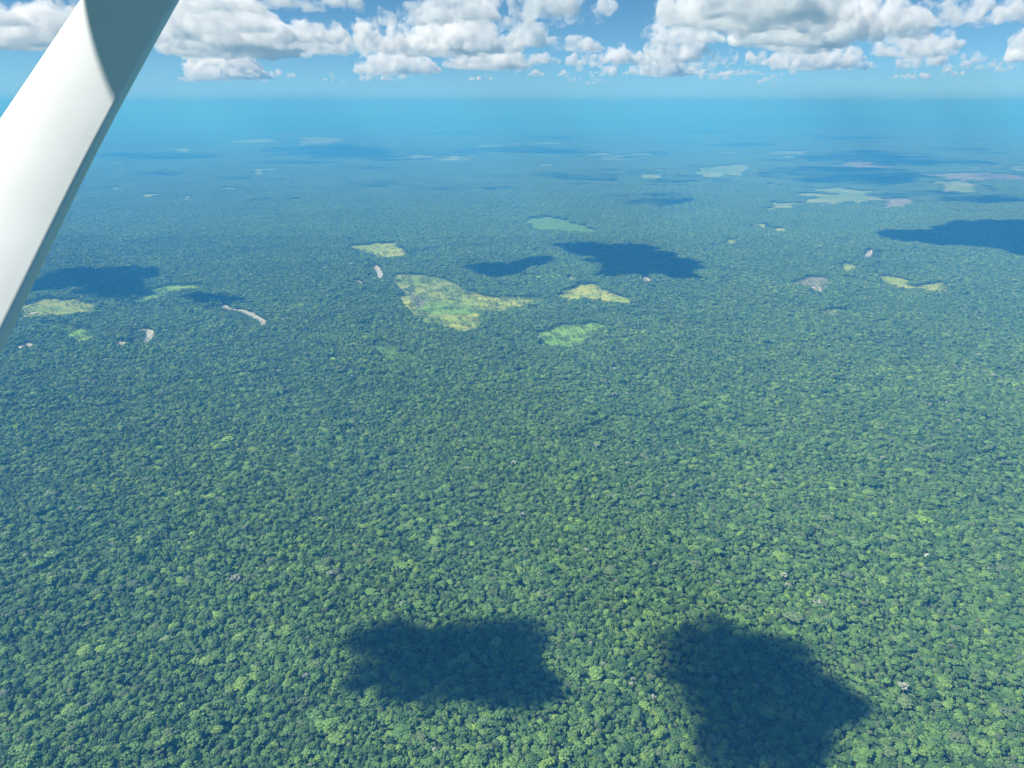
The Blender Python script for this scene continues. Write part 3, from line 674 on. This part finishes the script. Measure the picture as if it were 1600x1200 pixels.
# clouds overhead and behind: placed where their shadows fall on the forest in the photo
def shadow_cloud(pts, seed, label, thick=330, z0=BASE, tall=18):
    g = np.random.default_rng(seed)
    W = np.array([ground(u, v, tall) for u, v in pts])
    Q = []
    for i in range(len(W)):
        for q in range(5): Q.append(W[i] + (W[(i + 1) % len(W)] - W[i]) * q / 5)
    W = np.array(Q); sz = np.ptp(W, axis=0).min(); cen = W.mean(0)
    for i in range(len(W)):
        d = (W[i] - cen) / (np.linalg.norm(W[i] - cen) + 1e-6)
        W[i] += d * sz * (.06 if np.linalg.norm(cen) < 2500 else .17) * (noise.noise(Vector((W[i][0] / sz * 3.2, W[i][1] / sz * 3.2, seed))) + .7 * noise.noise(Vector((W[i][0] / sz * 8, W[i][1] / sz * 8, seed + 5.0))))
    area = 0.5 * abs(sum(W[i][0] * W[(i + 1) % len(W)][1] - W[(i + 1) % len(W)][0] * W[i][1] for i in range(len(W))))
    r0 = max(12.0, math.sqrt(area) * .085)
    x0, y0 = W.min(0); x1, y1 = W.max(0); blobs = []
    X = g.uniform(x0, x1, 6000); Y = g.uniform(y0, y1, 6000); k = inside(X, Y, W); X, Y = X[k], Y[k]
    # keep blobs inside the outline by their own radius
    E = np.array([W, np.roll(W, -1, 0)])
    chosen = []
    for x, y in zip(X, Y):
        a, c = E[0], E[1]; ab = c - a; t = np.clip(((x - a[:, 0]) * ab[:, 0] + (y - a[:, 1]) * ab[:, 1]) / (ab ** 2).sum(1), 0, 1)
        d = np.hypot(a[:, 0] + ab[:, 0] * t - x, a[:, 1] + ab[:, 1] * t - y).min()
        r = min(d * 1.0 + r0 * .25, r0 * 3.2) * g.uniform(.8, 1.1)
        if r < r0 * .3: continue
        if all(math.hypot(x - p[0], y - p[1]) > .55 * max(r, p[2]) for p in chosen):
            chosen.append((x, y, r))
        if len(chosen) > 260: break
    for x, y, r in chosen:
        zz = z0 + min(r * .5, thick); q = (zz - tall) / SUN.z
        blobs.append((x + SUN.x * q, y + SUN.y * q, zz, r))
    vox = max(6.0, math.sqrt(area) / 70)
    far_ = np.linalg.norm(W.mean(0)) > 6000
    return blob_cloud(blobs, vox, 'cloud', label, 'clouds overhead that shade the forest', seed, 1.1 if far_ else 1.9, base=z0, mat=M_TORN if far_ else None)
SH = [
 ([(540,1000),(565,975),(600,968),(660,982),(700,968),(790,966),(835,975),(848,1005),(830,1040),(868,1080),(860,1110),(815,1135),(775,1120),(740,1100),(690,1118),(640,1112),(575,1100),(545,1078),(570,1050),(560,1020)], 'ragged cloud shading the near left patch of forest'),
 ([(1045,990),(1085,965),(1130,962),(1165,985),(1230,1000),(1265,1012),(1270,1045),(1300,1078),(1325,1105),(1322,1140),(1285,1165),(1290,1215),(1100,1215),(1085,1160),(1075,1100),(1040,1070),(1052,1030)], 'ragged cloud shading the near right patch of forest'),
 ([(862,380),(905,378),(960,377),(1010,382),(1045,395),(1085,415),(1080,432),(1040,428),(1000,432),(960,435),(930,428),(948,415),(915,400)], 'cloud shading the big patch beyond the widest clearing'),
 ([(720,418),(750,412),(790,411),(840,401),(870,404),(850,411),(815,422),(780,432),(740,430)], 'cloud shading the small patch left of the big central shadow'),
 ([(940,305),(975,301),(1030,300),(1085,304),(1075,316),(1020,326),(975,320)], 'cloud shading the patch of hazy forest right of centre'),
 ([(1190,265),(1240,260),(1330,262),(1420,265),(1450,275),(1420,290),(1360,294),(1290,288),(1220,284),(1190,278)], 'cloud shading the large far patch at right'),
 ([(1400,296),(1500,298),(1600,305),(1600,318),(1520,318),(1440,310),(1350,306)], 'cloud shading the far strip at right'),
 ([(1405,360),(1450,350),(1540,343),(1660,345),(1660,402),(1570,392),(1530,382),(1470,380),(1420,375)], 'cloud shading the patch at the right edge'),
 ([(60,425),(110,418),(170,415),(235,422),(225,435),(215,455),(190,470),(150,462),(115,448),(50,455),(20,440)], 'cloud shading the patch beside the strut'),
 ([(280,462),(310,455),(345,460),(375,465),(360,473),(320,472),(295,470)], 'small cloud shading the patch behind the bent creek'),
 ([(405,236),(450,228),(520,226),(580,230),(610,240),(590,248),(520,247),(440,245)], 'cloud shading the long far patch on the left'),
 ([(150,243),(250,238),(340,240),(342,246),(250,250),(160,250)], 'cloud shading the far strip beside the strut'),
 ([(740,232),(800,229),(900,233),(895,239),(800,240)], 'cloud shading the far strip above the middle'),
 ([(840,274),(900,273),(965,277),(960,282),(880,281)], 'cloud shading a thin streak in the middle distance'),
 ([(530,287),(600,283),(640,288),(600,293),(540,292)], 'cloud shading a thin streak left of the middle'),
 ([(640,290),(690,289),(730,293),(690,297),(650,296)], 'cloud shading a thin streak by the middle'),
 ([(1000,238),(1040,236),(1050,240),(1020,243),(1002,242)], 'small cloud shading a far dot right of the middle'),
 ([(335,274),(375,272),(400,276),(370,281),(340,280)], 'small cloud shading a dot on the left'),
 ([(1300,236),(1350,234),(1410,240),(1400,250),(1340,250),(1300,243)], 'cloud shading the farthest patch at right'),
]
for q, (cu, cv, hw, hh, where) in enumerate([(1095, 206, 45, 2.5, 'right of the middle, close under the horizon'), (560, 262, 60, 3, 'left of the middle, behind the thin streaks'), (1330, 216, 70, 2.5, 'at the far right under the horizon'),
        (240, 270, 50, 3, 'near the strut in the far forest'), (860, 215, 55, 2.2, 'in the middle close under the horizon'), (1500, 232, 60, 3, 'at the far right edge of the plain'), (700, 208, 60, 2, 'left of the middle close under the horizon'),
        (1200, 250, 40, 2.4, 'just left of the large far patch'), (430, 201, 60, 2, 'on the left close under the horizon')]):
    SH.append(([(cu + hw * math.cos(a) * (1 + .25 * math.sin(3 * a + q)), cv + hh * math.sin(a)) for a in np.arange(0, 6.28, .6)], 'cloud shading a faint dark streak ' + where))
for i, (p_, lab) in enumerate(SH): shadow_cloud(p_, 1200 + i, lab)

# ------------------------------------------------------------------ the aeroplane: strut in view, wing overhead casting its shadow on it
m, n, L, out = new_mat('white_aircraft_paint'); M_PAINT = m
b = n.new('ShaderNodeBsdfPrincipled'); b.inputs['Base Color'].default_value = (0.80, 0.80, 0.79, 1); b.inputs['Roughness'].default_value = .28
b.inputs['Coat Weight'].default_value = .35; b.inputs['Coat Roughness'].default_value = .12
nz = n.new('ShaderNodeTexNoise'); nz.inputs['Scale'].default_value = 9; nz.inputs['Detail'].default_value = 6
tc = n.new('ShaderNodeTexCoord'); L.new(tc.outputs['Object'], nz.inputs['Vector'])
r = ramp(n, [(0.3, (0.77, 0.77, 0.755)), (0.7, (0.83, 0.83, 0.82))]); L.new(nz.outputs['Fac'], r.inputs[0]); L.new(r.outputs[0], b.inputs['Base Color'])
L.new(b.outputs[0], out.inputs[0])
plane = bpy.data.objects.new('aeroplane', None); COL.objects.link(plane); plane.location = (0, 0, CAM_Z)
tag(plane, 'white high wing light aircraft, its strut crossing the upper left corner half in wing shadow', 'aeroplane')
O = Vector((0, 0, CAM_Z))
def rel(p): return p - O
# outline stations of the strut: (left edge px), (right edge px), distance along the view axis
ST = [((-420, 760), (-130, 835), .82), ((-260, 555), (0, 560), .90), ((-128, 372), (88, 372), .98), ((0, 185), (178, 185), 1.06), ((125, 0), (281, 0), 1.16), ((292, -250), (425, -250), 1.32), ((560, -640), (660, -640), 1.62)]
rings = []
LEAN = R_(35)
for (l, r_, dep_) in ST:
    A = rel(at_depth(*l, dep_)); B = rel(at_depth(*r_, dep_))
    rings.append((A, B))
axis_ = ((rings[-1][0] + rings[-1][1]) / 2 - (rings[0][0] + rings[0][1]) / 2).normalized()
prof = []   # (chord fraction 0..1 from the upper left edge, depth away from the eye in chord units)
V, Fq = [], []
K = None
for A, B in rings:
    mid = (A + B) / 2; view = mid.normalized()
    cdir = axis_.cross(view).normalized(); cdir = cdir if cdir.dot(B - A) > 0 else -cdir      # across the strut as the eye sees it
    nrm = cdir.cross(axis_); nrm = nrm if nrm.dot(view) < 0 else -nrm          # towards the eye
    apparent = (B - A - axis_ * (B - A).dot(axis_)).length
    c2 = (cdir * math.cos(LEAN) + nrm * math.sin(LEAN)).normalized()         # chord: lower right edge is nearer
    n2 = (nrm * math.cos(LEAN) - cdir * math.sin(LEAN)).normalized()         # its broad face looks to the upper left
    ch = apparent / (math.cos(LEAN) + .02)
    # section in (chord, face) coordinates
    S = []
    for k in range(13):                                                       # broad, slightly crowned face
        t = k / 12; S.append((t * .885 + .02, .045 * math.sin(math.pi * min(1, t * 1.0)) ** .8 + .10))
    for k in range(1, 7):                                                     # tight rounded corner
        a = k / 6 * math.pi / 2; S.append((.905 + .05 * math.sin(a), .05 + .05 * math.cos(a)))
    S += [(.956, .01), (.945, -.04), (.90, -.07), (.75, -.09), (.5, -.10), (.25, -.09), (.08, -.05), (.0, .01), (-.005, .07)]
    base_ = A + (B - A - axis_ * (B - A).dot(axis_)) * 0
    # shift so the silhouette spans A..B
    s0 = min(x * math.cos(LEAN) - y * math.sin(LEAN) for x, y in S); s1 = max(x * math.cos(LEAN) - y * math.sin(LEAN) for x, y in S)
    ch = apparent / (s1 - s0)
    K = len(S)
    off_ = -s0 * ch; i_ = len(V) // K
    (l, r_, dep_) = ST[i_]; j0, j1 = max(0, i_ - 1), min(len(ST) - 1, i_ + 1)
    sl_l = (ST[j1][0][0] - ST[j0][0][0]) / (ST[j1][0][1] - ST[j0][0][1]); sl_r = (ST[j1][1][0] - ST[j0][1][0]) / (ST[j1][1][1] - ST[j0][1][1])
    for _ in range(25):
        PP = [A + cdir * off_ + c2 * x * ch + n2 * y * ch for x, y in S]
        ul, ur = [], []
        for p in PP:
            dp = p.y * cP - p.z * sP; uu_ = 800 + F_PX * p.x / dp; vq = 600 - F_PX * (p.y * sP + p.z * cP) / dp
            ul.append(uu_ - (vq - l[1]) * sl_l); ur.append(uu_ - (vq - r_[1]) * sl_r)
        wnow = max(ur) - min(ul); wt = r_[0] - l[0]
        ch *= 1 + .6 * (wt / wnow - 1)
        off_ += (((l[0] + r_[0]) - (min(ul) + max(ur))) / 2) * dep_ / F_PX * .6
    V += PP
    last = (c2, n2)
M_ = len(rings)
for i in range(M_ - 1):
    for k in range(K):
        Fq.append((i * K + k, i * K + (k + 1) % K, (i + 1) * K + (k + 1) % K, (i + 1) * K + k))
Fq.append(tuple(range(K))[::-1]); Fq.append(tuple((M_ - 1) * K + k for k in range(K)))
st = mesh_obj('wing_strut', V, Fq, M_PAINT, plane)
bm = bmesh.new(); bm.from_mesh(st.data); bmesh.ops.recalc_face_normals(bm, faces=bm.faces); bm.to_mesh(st.data); bm.free()
for p in st.data.polygons: p.use_smooth = len(p.vertices) == 4
ss = st.modifiers.new('smooth', 'SUBSURF'); ss.levels = ss.render_levels = 2
# the wing's edge, found from where its shadow ends on the strut
cA, cB = rings[3][0], rings[3][1]
pn = last[1]
p0 = V[3 * K + 6]                                     # a point on the broad face
def on_face(u, v):
    d = Vector(ray(u, v)); return d * (p0.dot(pn) / d.dot(pn))
ZW = .72
def up(p): return p + SUN * ((ZW - p.z) / SUN.z)
Q1, Q2, Q3 = up(on_face(110, -30)), up(on_face(176, 190)), up(on_face(240, 40))
e = (Q1 - Q2); e.z = 0; e.normalize(); s_ = Vector((-e.y, e.x, 0)); s_ = s_ if s_.dot(Q3 - Q2) > 0 else -s_
print('wing edge', Q1, Q2, 'side', s_, 'sun on face', pn.dot(SUN))
V, Fq = [], []
WP = [(0, .0, .0), (.08, -.02, .05), (.5, -.03, .16), (1.0, -.03, .17), (1.35, 0, .12), (1.5, .03, .05)]
lo = [(a, b_) for a, b_, c in WP]; hi = [(a, c) for a, b_, c in WP][::-1]
sec = lo + hi[:-1]
for q in (-1.6, 3.6):
    for x, z in sec:
        p = Q2 + e * q + s_ * x; V.append((p.x, p.y, ZW + z + .0))
k = len(sec)
Fq = [(i, (i + 1) % k, k + (i + 1) % k, k + i) for i in range(k)] + [tuple(range(k))[::-1], tuple(range(k, 2 * k))]
wg = mesh_obj('wing', V, Fq, M_PAINT, plane)
bm = bmesh.new(); bm.from_mesh(wg.data); bmesh.ops.recalc_face_normals(bm, faces=bm.faces); bm.to_mesh(wg.data); bm.free()

# ------------------------------------------------------------------ haze
m, n, L, out = new_mat('haze_air')
pv = n.new('ShaderNodeVolumePrincipled'); pv.inputs['Color'].default_value = (*HAZE_COLOR, 1); pv.inputs['Density'].default_value = HAZE_DENSITY
pv.inputs['Absorption Color'].default_value = (.50, .50, .50, 1); pv.inputs['Anisotropy'].default_value = 0.0
L.new(pv.outputs[0], out.inputs['Volume'])
hv, hf = boxv(-LIM - 300, LIM + 300, -LIM - 300, LIM + 300, float(GZ.min()) - 1.5, CAM_Z + 200)
tag(mesh_obj('haze', hv, hf, m), 'pale blue haze lying over the whole forest', None, None, 'stuff')
